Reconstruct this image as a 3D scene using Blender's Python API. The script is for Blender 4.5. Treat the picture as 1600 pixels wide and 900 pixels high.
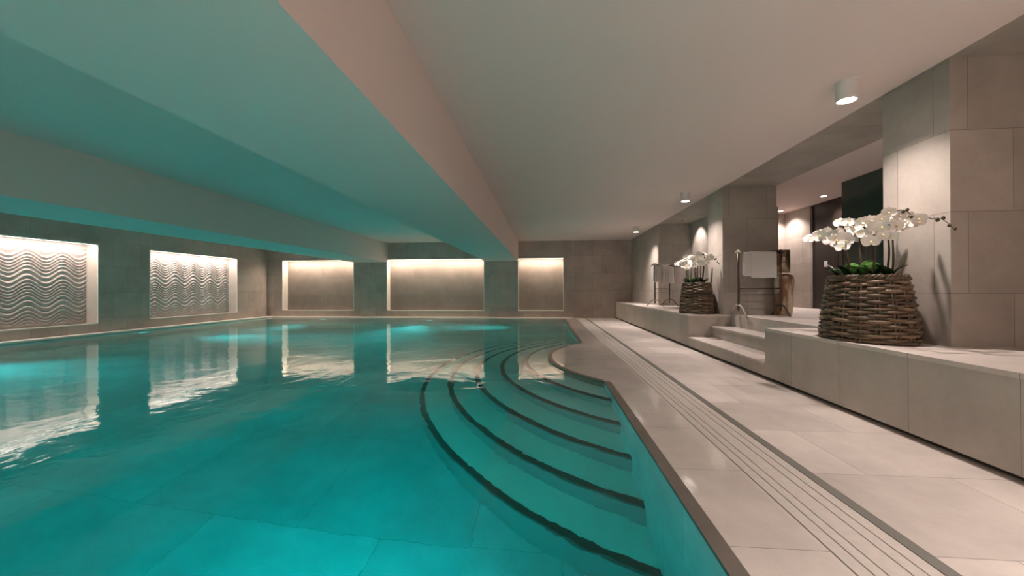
import bpy, bmesh, math, random
from math import sin, cos, pi, radians, sqrt
from mathutils import Vector, Matrix, noise
random.seed(7)
S = bpy.context.scene
for o in list(bpy.data.objects): bpy.data.objects.remove(o)
COL = S.collection

# ------------------------------------------------------------------ camera, world, exposure
cam_d = bpy.data.cameras.new('camera'); cam = bpy.data.objects.new('camera', cam_d); COL.objects.link(cam)
cam_d.sensor_width = 36; cam_d.lens = 36*600/1600; cam_d.clip_start = .02
YAW = math.atan(51/600)
fwd = Vector((-sin(YAW), cos(YAW), 2/600)).normalized()
q = fwd.to_track_quat('-Z', 'Y').to_matrix().to_4x4()
cam.matrix_world = Matrix.Translation((0, 0, 1)) @ q @ Matrix.Rotation(-.003, 4, 'Z')
S.camera = cam
W = bpy.data.worlds.new('world'); S.world = W; W.use_nodes = True
W.node_tree.nodes['Background'].inputs[0].default_value = (.9, .85, .8, 1)
W.node_tree.nodes['Background'].inputs[1].default_value = .02
S.view_settings.view_transform = 'Standard'; S.view_settings.look = 'None'
S.view_settings.exposure = 0.07; S.view_settings.gamma = 1; S.view_settings.use_curve_mapping = False

WARM = (1.0, .85, .79)
P_SPOT = 168; P_NICHE = 37; P_POOL = 29; P_DOWN = 115
POOLCOL = (.0, 1.0, 1.08)

# ------------------------------------------------------------------ materials
def nt(name):
    m = bpy.data.materials.new(name); m.use_nodes = True
    n = m.node_tree.nodes; l = m.node_tree.links
    return m, n, l, n['Principled BSDF']
def add_noise(n, l, scale, detail=4, coord='pos', stretch=None):
    t = n.new('ShaderNodeTexNoise'); t.inputs['Scale'].default_value = scale; t.inputs['Detail'].default_value = detail
    if coord == 'pos': src = n.new('ShaderNodeNewGeometry').outputs['Position']
    else: src = n.new('ShaderNodeTexCoord').outputs['Object']
    if stretch:
        mp = n.new('ShaderNodeMapping'); mp.inputs['Scale'].default_value = stretch
        l.new(src, mp.inputs[0]); src = mp.outputs[0]
    l.new(src, t.inputs['Vector'])
    return t
def plain(name, col, rough=.6, metal=0, var=.12, vs=8, bump=0, coord='obj', stretch=None, spec=.5):
    m, n, l, b = nt(name)
    t = add_noise(n, l, vs, 4, coord, stretch)
    r = n.new('ShaderNodeValToRGB')
    r.color_ramp.elements[0].position = .3; r.color_ramp.elements[1].position = .7
    r.color_ramp.elements[0].color = tuple(c*(1-var) for c in col)+(1,)
    r.color_ramp.elements[1].color = tuple(min(1, c*(1+var)) for c in col)+(1,)
    l.new(t.outputs['Fac'], r.inputs[0]); l.new(r.outputs[0], b.inputs['Base Color'])
    b.inputs['Roughness'].default_value = rough; b.inputs['Metallic'].default_value = metal
    b.inputs['Specular IOR Level'].default_value = spec
    if bump:
        bp = n.new('ShaderNodeBump'); bp.inputs['Strength'].default_value = bump; bp.inputs['Distance'].default_value = .01
        l.new(t.outputs['Fac'], bp.inputs['Height']); l.new(bp.outputs[0], b.inputs['Normal'])
    return m
def emit(name, col, s):
    m, n, l, b = nt(name)
    b.inputs['Base Color'].default_value = (.8, .8, .8, 1)
    b.inputs['Emission Color'].default_value = col+(1,); b.inputs['Emission Strength'].default_value = s
    m.cycles.emission_sampling = 'NONE'
    return m
def stone(name, col, mode, w, h, u0, v0, rough=.55, joint=.004, jd=.45, offs=.5, wet=None, var=.17, tilevar=.085):
    """large-format stone tiles; mode 'wall': u=x+y v=z, 'deck': u=x v=y, 'sq' """
    m, n, l, b = nt(name)
    g = n.new('ShaderNodeNewGeometry'); sp = n.new('ShaderNodeSeparateXYZ'); l.new(g.outputs['Position'], sp.inputs[0])
    cb = n.new('ShaderNodeCombineXYZ')
    def math_(op, a, bb):
        k = n.new('ShaderNodeMath'); k.operation = op
        for i, x in enumerate((a, bb)):
            if isinstance(x, (int, float)): k.inputs[i].default_value = x
            else: l.new(x, k.inputs[i])
        return k.outputs[0]
    if mode == 'wall': U = math_('ADD', sp.outputs[0], sp.outputs[1]); V = sp.outputs[2]
    elif mode == 'ledge': U = sp.outputs[1]; V = sp.outputs[2]
    else: U = sp.outputs[0]; V = sp.outputs[1]
    l.new(math_('ADD', U, 60*w-u0), cb.inputs[0]); l.new(math_('ADD', V, 60*h-v0), cb.inputs[1])
    br = n.new('ShaderNodeTexBrick'); br.offset = offs; br.offset_frequency = 2; br.squash = 1
    br.inputs['Scale'].default_value = 1; br.inputs['Brick Width'].default_value = w; br.inputs['Row Height'].default_value = h
    br.inputs['Mortar Size'].default_value = joint/2; br.inputs['Mortar Smooth'].default_value = .1
    c1 = tuple(c*(1-tilevar) for c in col)+(1,); c2 = tuple(c*(1+tilevar) for c in col)+(1,)
    br.inputs['Color1'].default_value = c1; br.inputs['Color2'].default_value = c2
    br.inputs['Mortar'].default_value = tuple(c*jd for c in col)+(1,)
    l.new(cb.outputs[0], br.inputs['Vector'])
    t = add_noise(n, l, 1.7, 6, 'pos'); t.inputs['Roughness'].default_value = .65
    r = n.new('ShaderNodeMapRange'); r.inputs['From Min'].default_value = .3; r.inputs['From Max'].default_value = .7
    r.inputs['To Min'].default_value = 1-var; r.inputs['To Max'].default_value = 1+var
    l.new(t.outputs['Fac'], r.inputs['Value'])
    t2 = add_noise(n, l, 60, 3, 'pos')
    r2 = n.new('ShaderNodeMapRange'); r2.inputs['To Min'].default_value = .95; r2.inputs['To Max'].default_value = 1.05
    l.new(t2.outputs['Fac'], r2.inputs['Value'])
    mu = math_('MULTIPLY', r.outputs[0], r2.outputs[0])
    vm = n.new('ShaderNodeVectorMath'); vm.operation = 'SCALE'
    l.new(br.outputs['Color'], vm.inputs[0]); l.new(mu, vm.inputs['Scale'])
    l.new(vm.outputs[0], b.inputs['Base Color'])
    b.inputs['Roughness'].default_value = rough
    bp = n.new('ShaderNodeBump'); bp.inputs['Strength'].default_value = .15; bp.inputs['Distance'].default_value = .002; bp.invert = True
    l.new(br.outputs['Fac'], bp.inputs['Height']); l.new(bp.outputs[0], b.inputs['Normal'])
    if wet is not None:   # water film near the overflow edge: x below wet is glossy
        b.inputs['Coat Roughness'].default_value = .10; b.inputs['Coat IOR'].default_value = 1.5
        k = n.new('ShaderNodeMapRange'); k.inputs['From Min'].default_value = wet; k.inputs['From Max'].default_value = wet+.03
        k.inputs['To Min'].default_value = 1; k.inputs['To Max'].default_value = 0
        l.new(sp.outputs[0], k.inputs['Value']); l.new(k.outputs[0], b.inputs['Coat Weight'])
        tw = add_noise(n, l, 7, 3, 'pos', (1, .35, 1)); b2 = n.new('ShaderNodeBump'); b2.inputs['Strength'].default_value = .35; b2.inputs['Distance'].default_value = .01
        l.new(tw.outputs['Fac'], b2.inputs['Height']); l.new(b2.outputs[0], b.inputs['Coat Normal'])
    return m

C_WALL = (.47, .375, .335); C_DECK = (.60, .54, .495)
M = {}
M['wall'] = stone('wall_stone', C_WALL, 'wall', .6, .6, .17, .36)
M['column'] = stone('column_stone', (.39, .345, .305), 'wall', .6, .6, .17, .36)
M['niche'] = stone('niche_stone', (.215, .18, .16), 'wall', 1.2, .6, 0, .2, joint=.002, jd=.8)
M['deck'] = stone('deck_stone', C_DECK, 'deck', .8, .65, .12, .26, wet=1.05, rough=.5)
M['inner_deck'] = stone('poolside_stone', (.57, .515, .47), 'deck', 3.0, .65, -.4, .26, offs=0, wet=1.05, rough=.5)
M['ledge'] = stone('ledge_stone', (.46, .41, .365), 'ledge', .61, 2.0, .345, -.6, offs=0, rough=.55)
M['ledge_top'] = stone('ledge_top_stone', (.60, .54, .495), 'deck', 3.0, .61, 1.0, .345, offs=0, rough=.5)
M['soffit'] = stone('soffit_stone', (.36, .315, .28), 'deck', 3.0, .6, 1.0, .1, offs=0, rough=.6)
M['border'] = plain('dark_border_stone', (.145, .125, .105), .35, var=.12, vs=5)
M['strip'] = plain('grey_green_strip', (.17, .165, .145), .5, var=.08, vs=5)
M['slat'] = plain('drain_slat', (.56, .51, .465), .55, var=.06, vs=30)
M['groove'] = plain('drain_shadow', (.05, .04, .035), .8)
M['white'] = plain('white_plaster', (.75, .635, .605), .9, var=.01, vs=1, spec=.2)
M['fixture'] = plain('white_metal', (.7, .68, .66), .4, var=.02)
M['frame'] = plain('pale_trim', (.85, .80, .74), .6, var=.02)
M['reveal'] = plain('pale_reveal', (.62, .57, .52), .7, var=.02)
M['relief'] = plain('relief_plaster', (.52, .465, .445), .75, var=.03, vs=3)
M['basin'] = stone('basin_stone', (.60, .62, .66), 'wall', .6, .6, .1, .1, rough=.4, joint=.005, jd=.6)
M['basin_floor'] = stone('basin_floor_stone', (.60, .62, .66), 'deck', 1.2, 1.2, .1, .1, rough=.4, joint=.005, jd=.6)
M['tread'] = plain('step_tread_lit', (.80, .80, .78), .5, var=.05, vs=2, coord='pos')  # light from above put into the colour: treads paler than risers
M['riser'] = plain('step_riser_shaded', (.20, .22, .23), .5, var=.06, vs=2, coord='pos')  # shade of the upright faces put into the colour
M['nosing'] = plain('dark_nosing', (.06, .06, .055), .5, var=.1)
M['glow'] = emit('lamp_glow', (1, .88, .78), 22)
M['led'] = emit('led_glow', (1, .84, .70), 6)
M['poollens'] = emit('pool_lens', (.1, .9, 1), 1.2)
M['darkwood'] = plain('dark_wall_panel', (.022, .016, .013), .35, var=.2, vs=3, coord='pos', stretch=(1, 1, .1))
M['bronze'] = plain('bronze_wood', (.085, .055, .04), .42, metal=.2, var=.35, vs=18, stretch=(1, 1, .3))
M['driftwood'] = plain('driftwood', (.42, .36, .29), .6, var=.35, vs=16)
M['towel'] = plain('white_towel', (.72, .69, .67), .95, var=.03, vs=140, bump=.35, spec=.1)
M['petal'] = plain('white_petal', (.86, .82, .77), .6, var=.04, vs=20, spec=.3)
M['lip'] = plain('orchid_lip', (.75, .62, .30), .5, var=.2, vs=60)
M['stem'] = plain('orchid_stem', (.045, .03, .018), .6, var=.3, vs=30)
M['bud'] = plain('orchid_bud', (.05, .045, .022), .5, var=.3, vs=30)
M['leaf'] = plain('orchid_leaf', (.016, .052, .014), .35, var=.3, vs=12)
M['moss'] = plain('moss', (.05, .15, .018), .95, var=.5, vs=60, bump=1)
M['soil'] = plain('basket_soil', (.03, .022, .016), .95, var=.4, vs=40, bump=.8)
M['plastic'] = plain('switch_plastic', (.6, .58, .55), .4, var=.01)

def m_glass_wall():
    m, n, l, b = nt('green_glass')
    b.inputs['Base Color'].default_value = (.018, .060, .050, 1); b.inputs['Roughness'].default_value = .12
    b.inputs['Coat Weight'].default_value = .5
    t = add_noise(n, l, 2, 2, 'pos'); r = n.new('ShaderNodeMapRange'); r.inputs['To Min'].default_value = .1; r.inputs['To Max'].default_value = .18
    l.new(t.outputs['Fac'], r.inputs['Value']); l.new(r.outputs[0], b.inputs['Roughness'])
    return m
M['greenglass'] = m_glass_wall()
def m_wicker():
    m, n, l, b = nt('wicker')
    g = n.new('ShaderNodeNewGeometry'); r = n.new('ShaderNodeValToRGB')
    e = r.color_ramp.elements; e[0].color = (.045, .026, .016, 1); e[1].color = (.27, .185, .115, 1)
    k = e.new(.5); k.color = (.13, .085, .052, 1)
    t = add_noise(n, l, 14, 4, 'obj', (1, 1, 4))
    a = n.new('ShaderNodeMath'); a.operation = 'MULTIPLY_ADD'; a.inputs[1].default_value = .55; a.inputs[2].default_value = 0
    l.new(g.outputs['Random Per Island'], a.inputs[0])
    c = n.new('ShaderNodeMath'); c.operation = 'MULTIPLY_ADD'; c.inputs[1].default_value = .75
    l.new(t.outputs['Fac'], c.inputs[0]); l.new(a.outputs[0], c.inputs[2])
    d = n.new('ShaderNodeMath'); d.operation = 'SUBTRACT'; d.inputs[1].default_value = .12; l.new(c.outputs[0], d.inputs[0])
    l.new(d.outputs[0], r.inputs[0]); l.new(r.outputs[0], b.inputs['Base Color'])
    b.inputs['Roughness'].default_value = .5
    bp = n.new('ShaderNodeBump'); bp.inputs['Strength'].default_value = .4; bp.inputs['Distance'].default_value = .004
    l.new(t.outputs['Fac'], bp.inputs['Height']); l.new(bp.outputs[0], b.inputs['Normal'])
    return m
M['wicker'] = m_wicker()
def m_log():
    m, n, l, b = nt('log_wood')
    t = add_noise(n, l, 6, 5, 'obj', (1, 1, .35)); r = n.new('ShaderNodeValToRGB')
    e = r.color_ramp.elements; e[0].position = .42; e[0].color = (.20, .10, .045, 1); e[1].position = .54; e[1].color = (.55, .45, .33, 1)
    l.new(t.outputs['Fac'], r.inputs[0]); l.new(r.outputs[0], b.inputs['Base Color']); b.inputs['Roughness'].default_value = .35
    return m
M['log'] = m_log()
M['shade'] = plain('bronze_shade', (.36, .27, .19), .28, metal=.9, var=.06, vs=6)
def m_water():
    m, n, l, b = nt('pool_water')
    n.remove(b)
    out = n['Material Output']
    gl = n.new('ShaderNodeBsdfGlass'); gl.inputs['IOR'].default_value = 1.33; gl.inputs['Roughness'].default_value = .045
    t1 = add_noise(n, l, 1.6, 3, 'pos', (1.0, 1.0, 1)); t1.inputs['Distortion'].default_value = .6
    t2 = add_noise(n, l, 6.5, 3, 'pos', (1, .8, 1)); t2.inputs['Distortion'].default_value = .8
    ad = n.new('ShaderNodeMath'); ad.operation = 'MULTIPLY_ADD'; ad.inputs[1].default_value = .15
    l.new(t2.outputs['Fac'], ad.inputs[0]); l.new(t1.outputs['Fac'], ad.inputs[2])
    bp = n.new('ShaderNodeBump'); bp.inputs['Strength'].default_value = 1.0; bp.inputs['Distance'].default_value = .008
    l.new(ad.outputs[0], bp.inputs['Height']); l.new(bp.outputs[0], gl.inputs['Normal'])
    l.new(gl.outputs[0], out.inputs['Surface'])
    va = n.new('ShaderNodeVolumeAbsorption'); va.inputs['Color'].default_value = (.0, .93, .91, 1); va.inputs['Density'].default_value = 1.3
    l.new(va.outputs[0], out.inputs['Volume'])
    return m
M['water'] = m_water()

# ------------------------------------------------------------------ helpers
def tag(o, label=None, cat=None, group=None, kind=None):
    if label: o['label'] = label
    if cat: o['category'] = cat
    if group: o['group'] = group
    if kind: o['kind'] = kind
    return o
def empty(name, loc, rz=0, label=None, cat=None, group=None):
    o = bpy.data.objects.new(name, None); COL.objects.link(o); o.location = loc; o.rotation_euler = (0, 0, rz)
    o.empty_display_size = .1
    return tag(o, label, cat, group)
def link(name, bm, mats, parent=None, smooth=False):
    me = bpy.data.meshes.new(name); bmesh.ops.recalc_face_normals(bm, faces=bm.faces); bm.to_mesh(me); bm.free()
    for m in (mats if isinstance(mats, (list, tuple)) else [mats]): me.materials.append(m)
    if smooth:
        for p in me.polygons: p.use_smooth = True
    o = bpy.data.objects.new(name, me); COL.objects.link(o)
    if parent: o.parent = parent
    return o
def box(bm, x0, x1, y0, y1, z0, z1, bev=0, mi=0):
    r = bmesh.ops.create_cube(bm, size=1)
    vs = r['verts']
    for v in vs:
        v.co = Vector((x0+(v.co.x+.5)*(x1-x0), y0+(v.co.y+.5)*(y1-y0), z0+(v.co.z+.5)*(z1-z0)))
    fs = set(f for v in vs for f in v.link_faces)
    for f in fs: f.material_index = mi
    if bev:
        es = list(set(e for v in vs for e in v.link_edges))
        bmesh.ops.bevel(bm, geom=es, offset=bev, segments=2, affect='EDGES', profile=.5)
def boxes(name, lst, mat, parent=None, bev=0):
    bm = bmesh.new()
    for b in lst: box(bm, *b, bev=bev)
    return link(name, bm, mat, parent)
def struct(o): o['kind'] = 'structure'; return o
def tube(bm, pts, rad, seg=8, closed=False, cap=True):
    pts = [Vector(p) for p in pts]; n = len(pts); rings = []
    rr = rad if isinstance(rad, (list, tuple)) else [rad]*n
    up = Vector((0, 0, 1)); prev = None
    for i, p in enumerate(pts):
        if closed: t = pts[(i+1) % n]-pts[i-1]
        else: t = pts[min(i+1, n-1)]-pts[max(i-1, 0)]
        t.normalize()
        if prev is None:
            a = t.cross(up)
            if a.length < .1: a = t.cross(Vector((1, 0, 0)))
        else: a = prev-t*prev.dot(t)
        a.normalize(); prev = a; b = t.cross(a)
        rings.append([bm.verts.new(p+(a*cos(2*pi*k/seg)+b*sin(2*pi*k/seg))*rr[i]) for k in range(seg)])
    m = n if closed else n-1
    for i in range(m):
        A, B = rings[i], rings[(i+1) % n]
        for k in range(seg): bm.faces.new((A[k], A[(k+1) % seg], B[(k+1) % seg], B[k]))
    if cap and not closed:
        bm.faces.new(rings[0][::-1]); bm.faces.new(rings[-1])
def lathe(bm, prof, seg=32, c=(0, 0), sx=1, sy=1, wob=None):
    rings = []
    for (r, z) in prof:
        ring = []
        for k in range(seg):
            a = 2*pi*k/seg; w = wob(a, z) if wob else 1
            ring.append(bm.verts.new((c[0]+r*w*sx*cos(a), c[1]+r*w*sy*sin(a), z)))
        rings.append(ring)
    for A, B in zip(rings, rings[1:]):
        for k in range(seg): bm.faces.new((A[k], A[(k+1) % seg], B[(k+1) % seg], B[k]))
    bm.faces.new(rings[0][::-1]); bm.faces.new(rings[-1])
def spot(loc, power, cone, blend, parent=None, col=WARM, rad=.035, rot=None):
    d = bpy.data.lights.new('lamp_light', 'SPOT'); d.energy = power; d.spot_size = radians(cone); d.spot_blend = blend
    d.color = col; d.shadow_soft_size = rad
    o = bpy.data.objects.new('lamp_light', d); COL.objects.link(o); o.location = loc
    if rot: o.rotation_euler = rot
    if parent: o.parent = parent
    return o
def area(loc, sx, sy, power, rot, col, parent=None, spread=180):
    d = bpy.data.lights.new('area_light', 'AREA'); d.shape = 'RECTANGLE'; d.size = sx; d.size_y = sy; d.energy = power; d.color = col
    d.spread = radians(spread)
    o = bpy.data.objects.new('area_light', d); COL.objects.link(o); o.location = loc; o.rotation_euler = rot
    if parent: o.parent = parent
    return o

# ------------------------------------------------------------------ dimensions
ZC = 2.69; ZP = .565; YB = 13.5; XL = -10.3; Y0 = -4.0
PX = .64; PXL = -10.02; PYB = 13.12; PY0 = -3.0        # pool inner edges
CX, CY = 2.205, 5.711; R0 = 2.161; DR = .347
XLED = 2.42; YS0, YS1 = 4.46, 6.72
BA = (-2.10, -.92); BB = (-6.92, -5.66)

# ------------------------------------------------------------------ walls with niche openings
def wall_open(name, axis, c, thick, u0, u1, z0, z1, holes, mat):
    """wall slab in plane axis=c, with rectangular through holes (ua,ub,za,zb)"""
    us = sorted(set([u0, u1]+[h[i] for h in holes for i in (0, 1)]))
    zs = sorted(set([z0, z1]+[h[i] for h in holes for i in (2, 3)]))
    bm = bmesh.new()
    for a, b in zip(us, us[1:]):
        for za, zb in zip(zs, zs[1:]):
            if any(h[0]-1e-6 <= a and b <= h[1]+1e-6 and h[2]-1e-6 <= za and zb <= h[3]+1e-6 for h in holes): continue
            if axis == 'y': box(bm, a, b, c, c+thick, za, zb)
            else: box(bm, c, c-thick, a, b, za, zb)
    return struct(link(name, bm, mat))
NB = [(-9.72, BB[0]-.02, .235, 2.10), (BB[1]-.06, BA[0]-.03, .235, 2.10), (BA[1]-.02, .67, .235, 2.10)]
NL = [(5.16, 8.06, .225, 2.075), (9.2, 12.09, .24, 2.065)]
DEP = .38
wall_open('wall_back', 'y', YB, DEP+.1, XL-.6, 4.2, -.05, ZC+.2, NB, M['wall'])
wall_open('wall_left', 'x', XL, DEP+.1, Y0, YB, -.05, ZC+.2, NL, M['wall'])
struct(boxes('wall_front', [(XL-.6, 4.2, Y0-.2, Y0, -.05, ZC+.2)], M['wall']))

niche_names = ['stone niche at the left end of the back wall', 'widest stone niche in the middle of the back wall', 'narrowest stone niche at the right end of the back wall']
for i, (a, b, z0, z1) in enumerate(NB):
    t = empty('wall_niche', ((a+b)/2, YB, z0), 0, 'lit plain '+niche_names[i], 'niche', 'lit niches of the back wall')
    cx = (a+b)/2; w = (b-a)/2; h = z1-z0; d = .30
    boxes('back_panel', [(-w, w, d, d+.04, 0, h)], M['niche'], t)
    boxes('reveal', [(-w, -w+.012, .0, d, 0, h), (w-.012, w, .0, d, 0, h), (-w, w, .0, d, 0, .012), (-w, w, .0, d, h-.012, h)], M['reveal'], t)
    boxes('frame', [(-w, -w+.022, -.006, .02, 0, h), (w-.022, w, -.006, .02, 0, h), (-w, w, -.006, .02, 0, .022), (-w, w, -.006, .02, h-.022, h)], M['frame'], t)
    boxes('light_strip', [(-w+.03, w-.03, .05, .09, h-.024, h-.012)], M['led'], t)
    area((0, .07, h-.03), 2*w-.1, .05, P_NICHE*w, (radians(14), 0, 0), (1, .80, .62), t)

def relief(parent, L, H, phase):
    """horizontal rippled ridges undulating along the length (along local y), facing +x"""
    bm = bmesh.new(); ny, nz = 110, 560; rows = []
    def F(z):                       # ridge count below height z: denser and looser bands
        return 12.5*z + .40*sin(2*pi*(z-.12)/.62)
    for j in range(nz+1):
        z = H*j/nz; row = []
        for i in range(ny+1):
            y = -L/2+L*i/ny
            amp = .085*(.75+.25*sin(pi*z/H))
            zz = z-amp*sin(2*pi*y/.58+phase)
            f = F(zz); f -= math.floor(f)
            prof = f**1.2 if f < .68 else (.68**1.2)*(1-((f-.68)/.32)**1.3)
            d = .052*prof
            edge = min(1, z/.06, (H-z)/.10)
            row.append(bm.verts.new((d*max(0, edge), y, z)))
        rows.append(row)
    for A, B in zip(rows, rows[1:]):
        for i in range(ny): bm.faces.new((A[i], A[i+1], B[i+1], B[i]))
    o = link('ripple_surface', bm, M['relief'], parent, smooth=False)
    boxes('backing', [(-.05, -.001, -L/2, L/2, 0, H)], M['relief'], parent)
    return o
for i, (a, b, z0, z1) in enumerate(NL):
    wh = ['nearer the camera at the left edge of the photo', 'farther from the camera, next to the back corner'][i]
    t = empty('wall_niche', (XL, (a+b)/2, z0), 0, 'lit left wall niche with wavy relief, '+['nearest the camera', 'next to the back corner'][i], 'niche', 'lit niches of the left wall')
    w = (b-a)/2; h = z1-z0; d = DEP
    boxes('back_panel', [(-d-.05, -d, -w, w, 0, h)], M['reveal'], t)
    boxes('reveal', [(-d, 0, -w, -w+.012, 0, h), (-d, 0, w-.012, w, 0, h), (-d, 0, -w, w, 0, .012), (-d, 0, -w, w, h-.012, h)], M['reveal'], t)
    boxes('frame', [(-.02, .006, -w, -w+.022, 0, h), (-.02, .006, w-.022, w, 0, h), (-.02, .006, -w, w, 0, .022), (-.02, .006, -w, w, h-.022, h)], M['frame'], t)
    boxes('light_strip', [(-.10, -.06, -w+.03, w-.03, h-.024, h-.012)], M['led'], t)
    area((-.06, 0, h-.03), .05, 2*w-.1, P_NICHE*w*.54, (0, radians(14), 0), (1, .82, .72), t)
    L = b-a-.03
    r = empty('relief_panel', (XL-d+.055, (a+b)/2, z0+.014), 0, 'pale wavy plaster relief in the left wall niche '+['nearest the camera', 'next to the back corner'][i], 'relief', 'wavy plaster reliefs')
    # crests measured at y = 7.03 and 9.62
    yc = [7.03, 9.62][i]; ph = pi/2-2*pi*(yc-(a+b)/2)/.58
    relief(r, L, h-.03, ph)

# ------------------------------------------------------------------ ceiling, beams
struct(boxes('ceiling', [(XL-.6, 2.955, Y0-.2, YB+.1, ZC, ZC+.2)], M['white']))
for (a, b), lab in ((BA, 'broad white ceiling beam running over the middle of the pool'), (BB, 'broad white ceiling beam over the left side of the pool')):
    o = boxes('ceiling_beam', [(a, b, Y0, YB, 2.0, ZC)], M['white']); tag(o, lab, 'beam', 'white ceiling beams')
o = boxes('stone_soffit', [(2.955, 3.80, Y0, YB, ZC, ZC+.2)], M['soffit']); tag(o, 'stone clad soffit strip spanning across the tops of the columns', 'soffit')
struct(boxes('ceiling_alcove', [(3.80, 6.0, Y0, YB, 2.80, 3.0)], M['white']))

# ------------------------------------------------------------------ deck floor with opening for the pool
def seg_arc(r, ya=None, n=64, x=PX):
    """points of circle radius r about (CX,CY) on the pool side of x, from low y to high y"""
    hh = sqrt(r*r-(CX-x)**2); a0 = math.atan2(-hh, x-CX); a1 = math.atan2(hh, x-CX)
    if a0 < 0: a0 += 2*pi
    return [(CX+r*cos(a0+(a1-a0)*k/n), CY+r*sin(a0+(a1-a0)*k/n)) for k in range(n+1)]
def prism(bm, pts, z0, z1, mi=0):
    lo = [bm.verts.new((x, y, z0)) for x, y in pts]; hi = [bm.verts.new((x, y, z1)) for x, y in pts]; n = len(pts)
    fs = [bm.faces.new(lo[::-1]), bm.faces.new(hi)]
    for k in range(n): fs.append(bm.faces.new((lo[k], lo[(k+1) % n], hi[(k+1) % n], hi[k])))
    for f in fs: f.material_index = mi
BW = .07
bm = bmesh.new()
box(bm, PX+BW, 1.078, Y0, YB, -.25, 0)                                    # strip between pool and drain
prism(bm, [p for p in seg_arc(R0-.03, n=48, x=PX+BW)], -.25, 0)           # rounded platform
box(bm, XL, PX+BW, PYB+.02, YB, -.25, 0); box(bm, XL, PXL-.02, Y0, PYB+.02, -.25, 0); box(bm, PXL-.02, PX+BW, Y0, PY0, -.25, 0)
struct(link('floor', bm, M['inner_deck']))
struct(boxes('floor_walkway', [(1.442, XLED+.1, Y0, YB, -.25, 0)], M['deck']))
struct(boxes('trim_1', [(XL, PXL+.0, Y0, YB, 0, .035)], M['frame']))
struct(boxes('trim_2', [(XL, 1.0, YB-.10, YB, 0, .03)], M['frame']))

# drain channel
t = empty('drain_channel', (1.26, 5, 0), 0, 'long slatted linear drain set into the pale poolside deck', 'drain')
def dr(name, x0, x1, z0, z1, m): return boxes(name, [(x0-1.26, x1-1.26, Y0-5, YB-5-.0, z0, z1)], m, t)
dr('channel_bed', 1.078, 1.388, -.25, -.02, M['groove'])
xs = [1.083, 1.141, 1.19, 1.275, 1.33, 1.387]
for a, b in zip(xs, xs[1:]): dr('slat', a+.003, b-.003, -.018, 0, M['slat'])
dr('border_strip', 1.388, 1.442, -.25, .001, M['strip'])

# ------------------------------------------------------------------ pool
pool = empty('swimming_pool', (-4.7, 5, -1.35), 0, 'large indoor swimming pool basin lined in pale stone, glowing teal', 'pool')
def pl(name, lst, m, bev=0):
    return boxes(name, [(a+4.7, b+4.7, c-5, d-5, e+1.35, f+1.35) for a, b, c, d, e, f in lst], m, pool, bev)
ZF = -1.30
pl('basin_floor', [(PXL-.15, PX+.15, PY0-.15, PYB+.15, ZF-.1, ZF)], M['basin_floor'])
pl('basin_wall', [(PXL-.15, PXL, PY0, PYB, ZF, -.02), (PXL-.15, PX+.15, PYB, PYB+.15, ZF, -.02), (PXL-.15, PX+.15, PY0-.15, PY0, ZF, -.02), (PX, PX+.15, PY0, PYB, ZF, -.02)], M['basin'])
hh = sqrt(R0**2-(CX-PX)**2)
pl('coping', [(PX, PX+BW, PY0, CY-hh, -.02, .001), (PX, PX+BW, CY+hh, PYB, -.02, .001)], M['border'])
bm = bmesh.new()
def band(bm, r0, r1, z0, z1, x=PX, dx=4.7, dy=-5, dz=1.35, n=72):
    A = seg_arc(r0, n=n, x=x); B = seg_arc(r1, n=n, x=x)
    v = [[bm.verts.new((p[0]+dx, p[1]+dy, z+dz)) for p in P] for z in (z0, z1) for P in (A, B)]
    for k in range(n):
        a, b, c, d = v
        bm.faces.new((a[k], a[k+1], b[k+1], b[k])); bm.faces.new((c[k], c[k+1], d[k+1], d[k]))
        bm.faces.new((a[k], a[k+1], c[k+1], c[k])); bm.faces.new((b[k], b[k+1], d[k+1], d[k]))
    for k in (0, n): bm.faces.new((v[0][k], v[1][k], v[3][k], v[2][k]))
band(bm, R0-.06, R0, -.30, .0012)
link('platform_edge', bm, M['border'], pool)
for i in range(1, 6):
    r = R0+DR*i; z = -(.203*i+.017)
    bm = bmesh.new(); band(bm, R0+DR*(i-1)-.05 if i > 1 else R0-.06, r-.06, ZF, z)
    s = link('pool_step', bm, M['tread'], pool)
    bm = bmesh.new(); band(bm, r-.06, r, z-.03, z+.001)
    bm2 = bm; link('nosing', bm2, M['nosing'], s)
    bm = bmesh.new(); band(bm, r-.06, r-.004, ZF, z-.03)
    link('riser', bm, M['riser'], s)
# water
bm = bmesh.new()
box(bm, PXL-.02, PX+.02, PY0-.02, PYB+.02, ZF-.02, -.012)
w = link('pool_water', bm, M['water']); tag(w, 'teal lit rippled water filling the whole swimming pool', 'water', kind='stuff')
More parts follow.
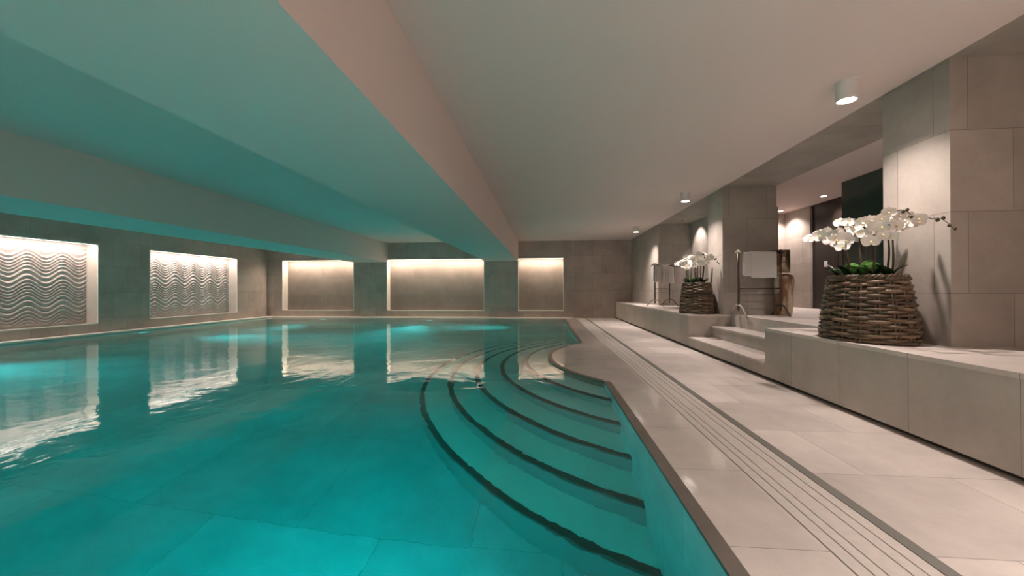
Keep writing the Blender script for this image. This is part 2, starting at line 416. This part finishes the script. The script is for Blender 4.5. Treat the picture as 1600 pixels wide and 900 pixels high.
# underwater lamps
def pool_lamp(x, y, z, rz, where, k=1, far=False):
    t = empty('pool_lamp', (x, y, z), rz, 'round underwater lamp '+where, 'lamp', 'underwater pool lamps')
    bm = bmesh.new(); lathe(bm, [(.12, 0), (.12, .012), (.10, .02)], 24)
    for v in bm.verts: v.co = Vector((v.co.x, v.co.z, v.co.y))
    link('lamp_lens', bm, M['poollens'], t)
    a = area((0, .06, .0), .35, .25, P_POOL*k, (radians(85 if far else 78), 0, 0), POOLCOL, t, 44 if far else 72)
for (x, y, z, rz, wh, k) in ((-7.5, PY0, -.5, 0, 'in the near pool wall, left', .3), (-2.4, PY0, -.5, 0, 'in the near pool wall, right', .3),
                       (-.9, PY0, -.28, 0, 'added in the near pool wall to brighten the far steps', .6),  # extra lamp, added to brighten the pool step treads
                       (PXL, .8, -.5, -pi/2, 'in the left pool wall, near end', .7), (PXL, 4.8, -.5, -pi/2, 'in the left pool wall, middle', 1.2), (PXL, 8.8, -.5, -pi/2, 'in the left pool wall, far end', 1.2),
                       (-7.9, PYB, -.7, pi, 'in the far pool wall, left', .8), (-4.0, PYB, -.7, pi, 'in the far pool wall, middle', .9),
                       (PX, 11.5, -.5, pi/2, 'in the right pool wall, beyond the steps', .9),
                       (PX, -1.6, -.4, pi/2, 'in the right pool wall behind the camera', .25), (PX, 1.0, -.30, pi/2-.5, 'in the right pool wall, near the steps', .45)):
    pool_lamp(x, y, z, rz, wh, k, 'far' in wh or 'beyond' in wh)

# ------------------------------------------------------------------ raised platform, ledge and steps
def ledge(name, y0, y1, lab):
    bm = bmesh.new()
    t = empty(name, (XLED, (y0+y1)/2, 0), 0, lab, 'ledge', 'raised stone ledges')
    ym = (y0+y1)/2
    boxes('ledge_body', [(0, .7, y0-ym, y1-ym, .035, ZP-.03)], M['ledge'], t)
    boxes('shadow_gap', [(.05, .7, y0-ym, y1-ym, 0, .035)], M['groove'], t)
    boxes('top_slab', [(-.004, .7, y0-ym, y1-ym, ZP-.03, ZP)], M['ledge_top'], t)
ledge('stone_ledge', YS1, YB, 'low pale stone ledge running from the steps to the back wall')
ledge('stone_ledge', Y0, YS0, 'low pale stone ledge in the foreground at the right, carrying the largest basket')
struct(boxes('floor_platform', [(XLED+.7, 6.2, Y0, YB, ZP-.2, ZP)], M['ledge_top']))
t = empty('entry_steps', (XLED, (YS0+YS1)/2, 0), 0, 'short flight of stone steps between the two raised ledges', 'steps')
ym = (YS0+YS1)/2; L = (YS1-YS0)/2
for k, (xa, za) in enumerate(((0, .19), (.37, .375), (.70, ZP))):
    xe = (.37, .70, .78)[k]
    s = boxes('step', [(xa, xe+.05 if k < 2 else xe-.08, -L, L, .035 if k == 0 else (0, .19, .375)[k]-.02, za-.025)] if k < 2 else [(xa-.005, .70, -L, L, .3, za-.025)], M['ledge'], t)
    if k < 2: boxes('tread', [(xa-.012, xe+.02, -L, L, za-.025, za)], M['ledge_top'], s)
boxes('shadow_gap', [(.05, .6, -L, L, 0, .035)], M['groove'], t)
boxes('landing_edge', [(.688, .702, -L, L, .375, ZP)], M['ledge'], t)

# columns
def column(y0, y1, x1, lab):
    o = boxes('stone_column', [(2.97, x1, y0, y1, ZP, ZC)], M['column'])
    tag(o, lab, 'column', 'stone clad columns')
column(3.08, 3.64, 3.85, 'nearest broad stone column, beside the largest wicker basket')
column(6.70, 7.28, 3.83, 'middle stone column behind the towel rack at the steps')
column(10.35, YB, 3.83, 'farthest stone pier, joined to the back wall')
struct(boxes('wall_right', [(3.9, 4.1, Y0, 3.4, ZP, ZC+.1)], M['column']))
struct(boxes('wall_alcove_near', [(3.85, 6.0, 3.42, 3.62, ZP, 2.8)], M['column']))
struct(boxes('wall_alcove_side', [(3.80, 3.95, 7.6, 10.35, ZP, 2.8)], M['column']))
struct(boxes('wall_alcove_far', [(3.95, 5.95, 9.72, 9.9, ZP, 2.8)], M['column']))
struct(boxes('wall_alcove_right', [(5.75, 5.95, 8.86, 9.72, ZP, 2.8)], M['column']))
struct(boxes('wall_alcove_dark', [(5.80, 5.95, 3.62, 8.86, ZP, 2.8)], M['darkwood']))
o = boxes('stone_partition', [(3.6, 4.2, 7.30, 7.55, ZP, 2.47)], M['column']); tag(o, 'lower stone partition just behind the middle column', 'partition')
t = empty('glass_partition', (5.04, 5.3, ZP), 0, 'dark green glass partition deep in the alcove behind the orchids', 'partition')
boxes('glass_panel', [(0, .06, -1.68, 1.68, 0, 2.8-ZP)], M['greenglass'], t)
boxes('glass_return', [(.06, .70, 1.62, 1.68, 0, 2.8-ZP)], M['greenglass'], t)
# dark door with jambs in the dark wall
struct(boxes('door_1', [(5.76, 5.80, 7.35, 8.2, ZP, 2.62)], M['darkwood'], bev=.004))
t = empty('light_switch', (5.795, 8.45, 1.5), 0, 'small pale switch plate on the dark alcove wall', 'switch')
boxes('switch_plate', [(-.012, 0, -.045, .045, -.06, .06)], M['plastic'], t, .003)
boxes('rocker', [(-.018, -.012, -.02, .02, -.03, .03)], M['plastic'], t)

# ------------------------------------------------------------------ ceiling fixtures
def fixture(x, y, lab, power=P_SPOT, cone=118):
    t = empty('ceiling_spotlight', (x, y, ZC), 0, lab, 'spotlight', 'white cylinder ceiling spotlights')
    bm = bmesh.new(); r = .076
    lathe(bm, [(r*1.06, 0), (r*1.06, -.006), (r, -.008), (r, -.152), (r-.004, -.155), (r-.012, -.155), (r-.014, -.145)], 40)
    link('housing', bm, M['fixture'], t, smooth=False)
    bm = bmesh.new(); lathe(bm, [(r-.014, -.150), (r-.02, -.157)], 32); link('lens', bm, M['glow'], t)
    spot((0, 0, -.165), power, cone, .9, t)
for y, lab in ((3.36, 'large white cylinder spotlight on the ceiling nearest the camera'), (6.98, 'white cylinder spotlight on the ceiling in front of the middle column'),
               (10.64, 'small white cylinder spotlight on the ceiling closest to the back wall'),
               (-.28, 'unseen white cylinder spotlight added on the ceiling behind the camera')):
    fixture(2.47, y, lab, {3.36: P_SPOT, 6.98: P_SPOT*1.25, 10.64: P_SPOT*1.5}.get(y, 680))  # the one behind the camera is added unseen, stronger to brighten the near deck
for x, lab, pw in ((2.47, 'over the walkway', 320), (.2, 'over the pool edge', 550), (-3.9, 'between the two beams', 1100), (-8.2, 'beside the left wall', 900)):
    fixture(x, -2.8, 'unseen fill spotlight added at the near end wall, '+lab, pw, 165)  # unseen wide-beam fill lamps, added to soften and brighten the room
def downlight(x, y, z, lab, p, lens='glow', rot=None, cone=128):
    t = empty('recessed_downlight', (x, y, z), 0, lab, 'downlight', 'recessed alcove downlights')
    bm = bmesh.new(); lathe(bm, [(.062, 0), (.060, -.006), (.048, -.006)], 28); link('trim_ring', bm, M['fixture'], t)
    bm = bmesh.new(); lathe(bm, [(.046, -.005), (.044, -.008)], 28); link('lens' if lens == 'glow' else 'baffle', bm, M[lens], t)
    spot((0, 0, -.02), p, cone, .6, t, rot=rot)
downlight(5.42, 7.96, 2.8, 'recessed ceiling downlight in the alcove in front of the dark wall', P_DOWN)
downlight(5.45, 9.38, 2.8, 'recessed ceiling downlight in the alcove next to its pale end wall', P_DOWN*.9)
downlight(3.38, 9.75, ZC, 'recessed downlight in the stone soffit before the farthest pier', P_DOWN*.7, 'groove', (0, radians(-30), 0), 84)
downlight(4.4, 4.2, 2.8, 'unseen downlight added to the alcove ceiling behind the nearest column', P_DOWN*1.2)  # extra lamp out of view, added to brighten the alcove

# ------------------------------------------------------------------ wicker baskets
def basket_meshes():
    H = .535; A, B = .258, .370; NS = 16
    def rad(z):
        t = z/H
        return 1.0-.02*(1-t)**3*0+(-.215*t**1.4) - .03*max(0, .06-z)/.06
    bm = bmesh.new(); rows = 20; ns = 176; rnd = random.Random(3)
    for j in range(rows):
        z0 = .014+j*(H-.045)/(rows-1); par = j % 2; wig = rnd.random()*6
        rr = .0118+rnd.random()*.0035
        # split each course into overlapping rods so thickness and colour vary along it
        cuts = sorted(rnd.sample(range(ns), 4)); cuts.append(cuts[0]+ns)
        for c0, c1 in zip(cuts, cuts[1:]):
            pts = []; rads = []; dz = (rnd.random()-.5)*.006
            for k in range(c0-2, c1+3):
                a = 2*pi*k/ns; s = rad(z0); off = .014*sin(NS/2*a+pi*par)
                u = (k-c0+2)/(c1-c0+4)
                pts.append(((A*s+off)*cos(a), (B*s+off)*sin(a), z0+dz+.004*sin(3*a+wig)+(u-.5)*.008))
                rads.append(rr*(.72+.4*sin(pi*min(1, max(0, u)))**.6))
            tube(bm, pts, rads, 7)
    weave = link('woven_wall', bm, M['wicker'], None, True)
    bm = bmesh.new()
    for k in range(NS):
        a = 2*pi*(k+.5)/NS*1.0
        for d in (-.014, .014):
            aa = a+d/.31
            tube(bm, [(A*rad(z)*cos(aa), B*rad(z)*sin(aa), z) for z in [H*i/8 for i in range(9)]], .0075, 6)
    stakes = link('stakes', bm, M['wicker'], None, True)
    bm = bmesh.new(); s = rad(H)
    for b in range(4):
        pts = []
        for k in range(150):
            a = 2*pi*k/150; ph = 11*a+b*pi/2
            o = .014*cos(ph); pts.append(((A*s+o)*cos(a), (B*s+o)*sin(a), H-.014+.015*sin(ph)))
        tube(bm, pts, .0085, 7, closed=True)
    rim = link('braided_rim', bm, M['wicker'], None, True)
    bm = bmesh.new()
    prof = [(rad(H*i/8)*.955, H*i/8) for i in range(1, 8)]
    lathe(bm, [(.9, .004)]+prof, 48, sx=A, sy=B)
    liner = link('dark_liner', bm, M['soil'], None, True)
    return [weave, stakes, rim, liner]
def put(objs, parent):
    for o in objs:
        c = o.copy(); COL.objects.link(c); c.parent = parent
BK = basket_meshes()
def place_basket(x, y, rz, lab, first=False, sc=1):
    t = empty('wicker_basket', (x, y, ZP+.002), rz, lab, 'basket', 'wicker planter baskets')
    for o in BK:
        if first: o.parent = t
        else:
            c = o.copy(); COL.objects.link(c); c.parent = t
    t.scale = (sc, sc, sc)
    return t

# ------------------------------------------------------------------ orchids
def petal(bm, L, Wd, ang, tilt, mi=0, cup=.15):
    n, m = 6, 4; rows = []
    for i in range(n+1):
        u = i/n; w = Wd*sin(pi*min(1, .12+u*.88))**.6*(1 if u < 1 else 0); row = []
        for j in range(m+1):
            v = j/m*2-1
            row.append(Vector((u*L, v*w/2, -cup*L*u*u+.06*L*v*v)))
        rows.append(row)
    R = Matrix.Rotation(ang, 4, 'Z') @ Matrix.Rotation(-tilt, 4, 'Y')
    vs = [[bm.verts.new(R @ p) for p in row] for row in rows]
    for a, b in zip(vs, vs[1:]):
        for j in range(m):
            try: bm.faces.new((a[j], a[j+1], b[j+1], b[j]))
            except ValueError: pass
def flower_mesh(s, open_=0.0, seed=0):
    rn = random.Random(seed); bm = bmesh.new()
    s *= 1.22
    for ang, L, Wd in ((90, .045, .034), (210, .043, .032), (330, .043, .032)): petal(bm, L*s, Wd*s, radians(ang), open_+rn.uniform(-.1, .1))
    for ang in (12, 168): petal(bm, .050*s, .060*s, radians(ang), open_+.12+rn.uniform(-.1, .1), cup=.05)
    bmesh.ops.remove_doubles(bm, verts=bm.verts, dist=1e-5)
    me = bpy.data.meshes.new('flower'); bmesh.ops.recalc_face_normals(bm, faces=bm.faces)
    for v in bm.verts: v.co.z += .0
    bm.to_mesh(me); bm.free(); me.materials.append(M['petal'])
    for p in me.polygons: p.use_smooth = True
    return me
def lip_mesh(s):
    bm = bmesh.new()
    tube(bm, [(0, .004*s, .002), (0, 0, .010*s), (0, -.010*s, .016*s), (0, -.018*s, .012*s)], [.004*s, .006*s, .006*s, .002*s], 6)
    me = bpy.data.meshes.new('lip'); bm.to_mesh(me); bm.free(); me.materials.append(M['lip']); return me
FM = [flower_mesh(1.0, o, k) for k, o in enumerate((.05, .2, .35))]; LM = lip_mesh(1.0)
def leaf_mesh(L, Wd, droop):
    bm = bmesh.new(); vs = []
    for i in range(9):
        u = i/8; w = Wd*sin(pi*(.08+.92*u)**.8)**.7 if u < 1 else .001
        z = L*(.55*u-droop*u*u)
        vs.append([bm.verts.new((u*L, v*w/2, z+abs(v)*w*.18)) for v in (-1, -.5, 0, .5, 1)])
    for a, b in zip(vs, vs[1:]):
        for j in range(4): bm.faces.new((a[j], a[j+1], b[j+1], b[j]))
    g = bmesh.ops.solidify(bm, geom=bm.faces[:], thickness=.002)
    me = bpy.data.meshes.new('leaf'); bm.to_mesh(me); bm.free(); me.materials.append(M['leaf'])
    for p in me.polygons: p.use_smooth = True
    return me
LF = [leaf_mesh(.17, .055, .42), leaf_mesh(.13, .05, .2)]
def orchid(parent_loc, bx, by, dirx, diry, hs, reach, nf, seed, lab, group, buds=0, zoff=ZP+.50, droop=0.0, up=.035):
    rn = random.Random(seed); hs = hs+up
    t = empty('orchid', (parent_loc[0]+bx, parent_loc[1]+by, zoff), 0, lab, 'orchid', group)
    N = 22; pts = []
    for i in range(N+1):
        u = i/N
        if u < .6:
            k = u/.6; x = .02*sin(3*k+seed)*k; z = hs*k; r = .0
            pts.append(Vector((dirx*reach*.10*k+x, diry*reach*.10*k+.012*sin(4*k+seed), z)))
        else:
            k = (u-.6)/.4
            base = Vector((dirx*reach*.10+.02*sin(3+seed), diry*reach*.10+.012*sin(4+seed), hs))
            pts.append(base+Vector((dirx*reach*.9*k**1.05, diry*reach*.9*k**1.05, .115*sin(pi*k*.62)-droop*k*k)))
    bm = bmesh.new(); tube(bm, pts, [.0085*(1-.6*i/N) for i in range(N+1)], 6); link('stem', bm, M['stem'], t, True)
    bm = bmesh.new()   # support cane beside the stem
    tube(bm, [(.010, .006, 0), (.012+dirx*reach*.08, .006, hs*.9)], .0032, 5); link('cane', bm, M['stem'], t)
    for k in range(nf):
        u = .63+.37*k/max(1, nf-1)*(.82 if buds else 1); i = min(N, int(u*N)); p = pts[i]
        side = 1 if k % 2 else -1
        perp = Vector((-diry, dirx, 0))
        pos = p+perp*side*(.022+.012*rn.random())+Vector((0, 0, -.012+rn.uniform(-.022, .016)))
        # blooms face outward and towards the pool
        face = Vector((-.35+dirx*.35+perp.x*side*.45+rn.uniform(-.3, .3), -.75+diry*.3+perp.y*side*.4+rn.uniform(-.3, .3), .05+rn.uniform(-.25, .25))).normalized()
        f = bpy.data.objects.new('flower', FM[rn.randrange(3)]); COL.objects.link(f); f.parent = t
        f.location = pos+face*.008; f.rotation_euler = face.to_track_quat('Z', 'Y').to_euler()
        f.rotation_euler.rotate_axis('Z', rn.uniform(-.3, .3))
        s = rn.uniform(.85, 1.1); f.scale = (s, s, s)
        l = bpy.data.objects.new('lip', LM); COL.objects.link(l); l.parent = f
    if buds:      # drooping tip of the spray carrying closed buds
        tip = [pts[N]+Vector((dirx*.032*j-.0*j, diry*.032*j, .008*j-.0085*j*j)) for j in range(buds+1)]
        bm = bmesh.new(); tube(bm, tip, [.0035*(1-.5*j/buds) for j in range(buds+1)], 5); link('spray_tip', bm, M['stem'], t, True)
        for k in range(buds):
            bm = bmesh.new(); bmesh.ops.create_icosphere(bm, subdivisions=2, radius=.0125-.0012*k)
            for v in bm.verts: v.co.z *= 1.3
            b = link('bud', bm, M['bud'], t, True); b.location = tip[k+1]+Vector((0, 0, .012 if k % 2 else -.012))
    for k in range(2):
        l = bpy.data.objects.new('leaf', LF[k]); COL.objects.link(l); l.parent = t
        l.rotation_euler = (0, 0, math.atan2(diry, dirx)+(.5 if k else -1.2)+rn.uniform(-.5, .5)); l.location = (0, 0, .005)
        l.rotation_euler[1] = -rn.uniform(.2, .6); l.location = (0, 0, .02); s = rn.uniform(.9, 1.25); l.scale = (s, s, s)
GR = {0: 'white orchids in the foreground basket', 1: 'white orchids in the far basket'}
def planting(bx, by, which):
    g = GR[which]; lab = ('white flowering orchid on a dark stem in the large foreground basket' if which == 0 else 'white flowering orchid on a dark stem in the farther basket')
    #      x, y, dirx, diry, hs, reach, nf, buds, droop
    L_ = [(-.08, .16, -.35, .95, .31, .25, 6, 0, .05), (-.13, .10, -.75, .55, .30, .20, 5, 0, .04), (-.02, .20, -.1, 1, .33, .18, 6, 0, .02),
          (-.14, -.02, -.95, -.1, .27, .13, 6, 0, .05), (.02, .06, -.6, .7, .37, .15, 6, 0, .0), (-.05, -.08, -.5, -.5, .35, .14, 6, 0, .02),
          (.08, .02, .5, -.2, .38, .12, 6, 0, .0), (-.08, -.18, -.2, -1, .30, .20, 6, 0, .04), (.04, -.16, .4, -.85, .36, .16, 6, 2, .02),
          (.02, -.22, .25, -.97, .33, .27, 5, 4, .04), (-.02, -.10, .0, -1, .38, .24, 5, 3, .0)]
    for k, (x, y, dx, dy, hs, re, nf, bd, dp) in enumerate(L_):
        orchid((bx, by), x, y, dx, dy, hs, re, nf, 10*which+k, lab, g, bd, droop=dp)
    if which == 0:
        for (x, y, r, wh) in ((-.105, .0, .056, 'left'), (-.055, -.115, .064, 'right')):
            bm = bmesh.new(); bmesh.ops.create_icosphere(bm, subdivisions=4, radius=r)
            for v in bm.verts: v.co *= 1+.09*noise.noise(v.co*90)
            o = link('moss_ball', bm, M['moss'], None, True); o.location = (bx+x, by+y, ZP+.545+r*.8)
            tag(o, 'round green moss ball in the foreground basket, the %s one of the two' % wh, 'moss ball', 'moss balls in the foreground basket')
    else:
        bm = bmesh.new(); bmesh.ops.create_icosphere(bm, subdivisions=4, radius=.055)
        for v in bm.verts: v.co *= 1+.09*noise.noise(v.co*90)
        o = link('moss_ball', bm, M['moss'], None, True); o.location = (bx-.07, by-.08, ZP+.57); o.scale = (1, 1, 1.2)
        tag(o, 'green moss ball among the stems in the farther basket', 'moss ball')
B1 = (2.692, 3.475); B2 = (2.692, 7.09)
place_basket(B1[0], B1[1], 0, 'large dark wicker basket of orchids on the ledge nearest the camera', True)
place_basket(B2[0], B2[1], 0, 'dark wicker basket of orchids on the farther ledge beside the middle column')
planting(*B1, 0); planting(*B2, 1)

# ------------------------------------------------------------------ towel racks
def towel_rack(loc, rz, lab, L=.64, over=0):
    t = empty('towel_rack', loc, rz, lab, 'towel rack', 'freestanding towel racks')
    for s in (0, 1):
        x = s*L; mt = M['bronze']; mf = M['driftwood'] if s == 0 else M['bronze']
        bm = bmesh.new(); tube(bm, [(x, 0, .08), (x+.006, .004, .4), (x-.004, -.004, .75), (x, 0, 1.01)], [.016, .018, .016, .018], 10)
        link('post', bm, mt, t, True)
        bm = bmesh.new(); tube(bm, [(x-.02*s-.01, -.12, .985), (x-.01, -.06, 1.022), (x, 0, 1.035), (x, .06, 1.022), (x+.01, .11, .99)], [.014, .019, .021, .018, .012], 9)
        link('top_crosspiece', bm, mf, t, True)
        for d in (-1, 1):
            bm = bmesh.new(); tube(bm, [(x, 0, .165), (x, d*.06, .165), (x, d*.11, .14), (x+.004, d*.17, .07), (x, d*.235, .010)], [.015, .015, .015, .013, .012], 9)
            link('leg', bm, mf, t, True)
    bm = bmesh.new(); tube(bm, [(0, 0, 1.005), (L/2, 0, 1.0), (L+over, 0, 1.005)], .012, 10); link('top_rail', bm, M['bronze'], t, True)
    for z in (.44, .34):
        bm = bmesh.new(); tube(bm, [(0, 0, z), (L, 0, z-.003)], .008, 8); link('cross_rail', bm, M['bronze'], t, True)
    return t
def towel(loc, rz, x0, x1, zr, front, back, seed, lab, fold=.004, thick=.012, flare=0):
    t_bm = bmesh.new(); rn = random.Random(seed); nx, nn = 48, 44; r = .016+thick/2
    rows = []; prof = []
    tot = front+pi*r+back
    for j in range(nn+1):
        s = tot*j/nn
        if s < front: prof.append((-r, zr-(front-s)))
        elif s < front+pi*r:
            a = (s-front)/r; prof.append((-r*cos(a), zr+r*sin(a)))
        else: prof.append((r, zr-(s-front-pi*r)))
    for j, (y, z) in enumerate(prof):
        row = []
        drop = max(0, zr-z)
        for i in range(nx+1):
            u = i/nx; x = x0+(x1-x0)*u
            w = fold*min(1, drop/.15)*(sin(u*(x1-x0)*70+seed)+.6*sin(u*(x1-x0)*123+seed*2))
            x += flare*(u-.5)*drop
            z2 = z+.004*sin(u*9+seed)*min(1, drop/.2)
            row.append(t_bm.verts.new((x, y+w*(1 if y < 0 else .8)+(-.01 if y < 0 else .01)*drop, z2)))
        rows.append(row)
    for a, b in zip(rows, rows[1:]):
        for i in range(nx): t_bm.faces.new((a[i], a[i+1], b[i+1], b[i]))
    bmesh.ops.recalc_face_normals(t_bm, faces=t_bm.faces)
    bmesh.ops.solidify(t_bm, geom=t_bm.faces[:], thickness=thick)
    o = link('towel', t_bm, M['towel'], None, True); o.location = loc; o.rotation_euler = (0, 0, rz)
    tag(o, lab, 'towel', 'white towels on the racks'); return o
R1 = (3.085, 6.42, ZP); R2 = (2.66, 9.55, ZP); A2 = radians(42)
towel_rack(R1, 0, 'dark wooden towel rack with pale driftwood feet in front of the middle column')
towel(R1, 0, .19, .57, 1.005, .40, .38, 1.0, 'wide smooth white towel on the rack at the steps', fold=.0004)
towel(R1, 0, .075, .185, .995, .36, .34, 2.3, 'narrow bunched white towel on the rack at the steps', fold=.007)
towel_rack(R2, A2, 'towel rack standing before the farthest pier', over=.22)
towel(R2, A2, -.02, .24, 1.0, .40, .38, 3.1, 'white towel hanging nearest the left post of the far rack', fold=.010, flare=.1)
towel(R2, A2, .29, .80, .995, .42, .38, 4.7, 'white folded towel hanging on the right of the far rack', fold=.013, flare=.15)

# ------------------------------------------------------------------ log floor lamp
t = empty('floor_lamp', (3.85, 6.56, ZP), 0, 'tree trunk lamp with a bronze drum shade beside the towel rack', 'lamp')
bm = bmesh.new()
def wob(a, z): return 1+.06*sin(2*a+z*3)+.05*sin(3*a-z*5)+.03*sin(7*a+z*9)
lathe(bm, [(.112, 0), (.130, .05), (.134, .2), (.128, .4), (.130, .55), (.118, .63), (.09, .668)], 40, wob=wob)
link('trunk_base', bm, M['log'], t, True)
bm = bmesh.new()
lathe(bm, [(.122, .69), (.126, .69), (.128, 1.05), (.124, 1.05)], 40); sh = link('lamp_shade', bm, M['shade'], t, True)
for p in sh.data.polygons: p.use_smooth = len(p.vertices) == 4
sh.location = (-.045, 0, 0)
bm = bmesh.new(); lathe(bm, [(.012, .66), (.012, .70)], 12); o = link('lamp_neck', bm, M['bronze'], t); o.location = (-.045, 0, 0)
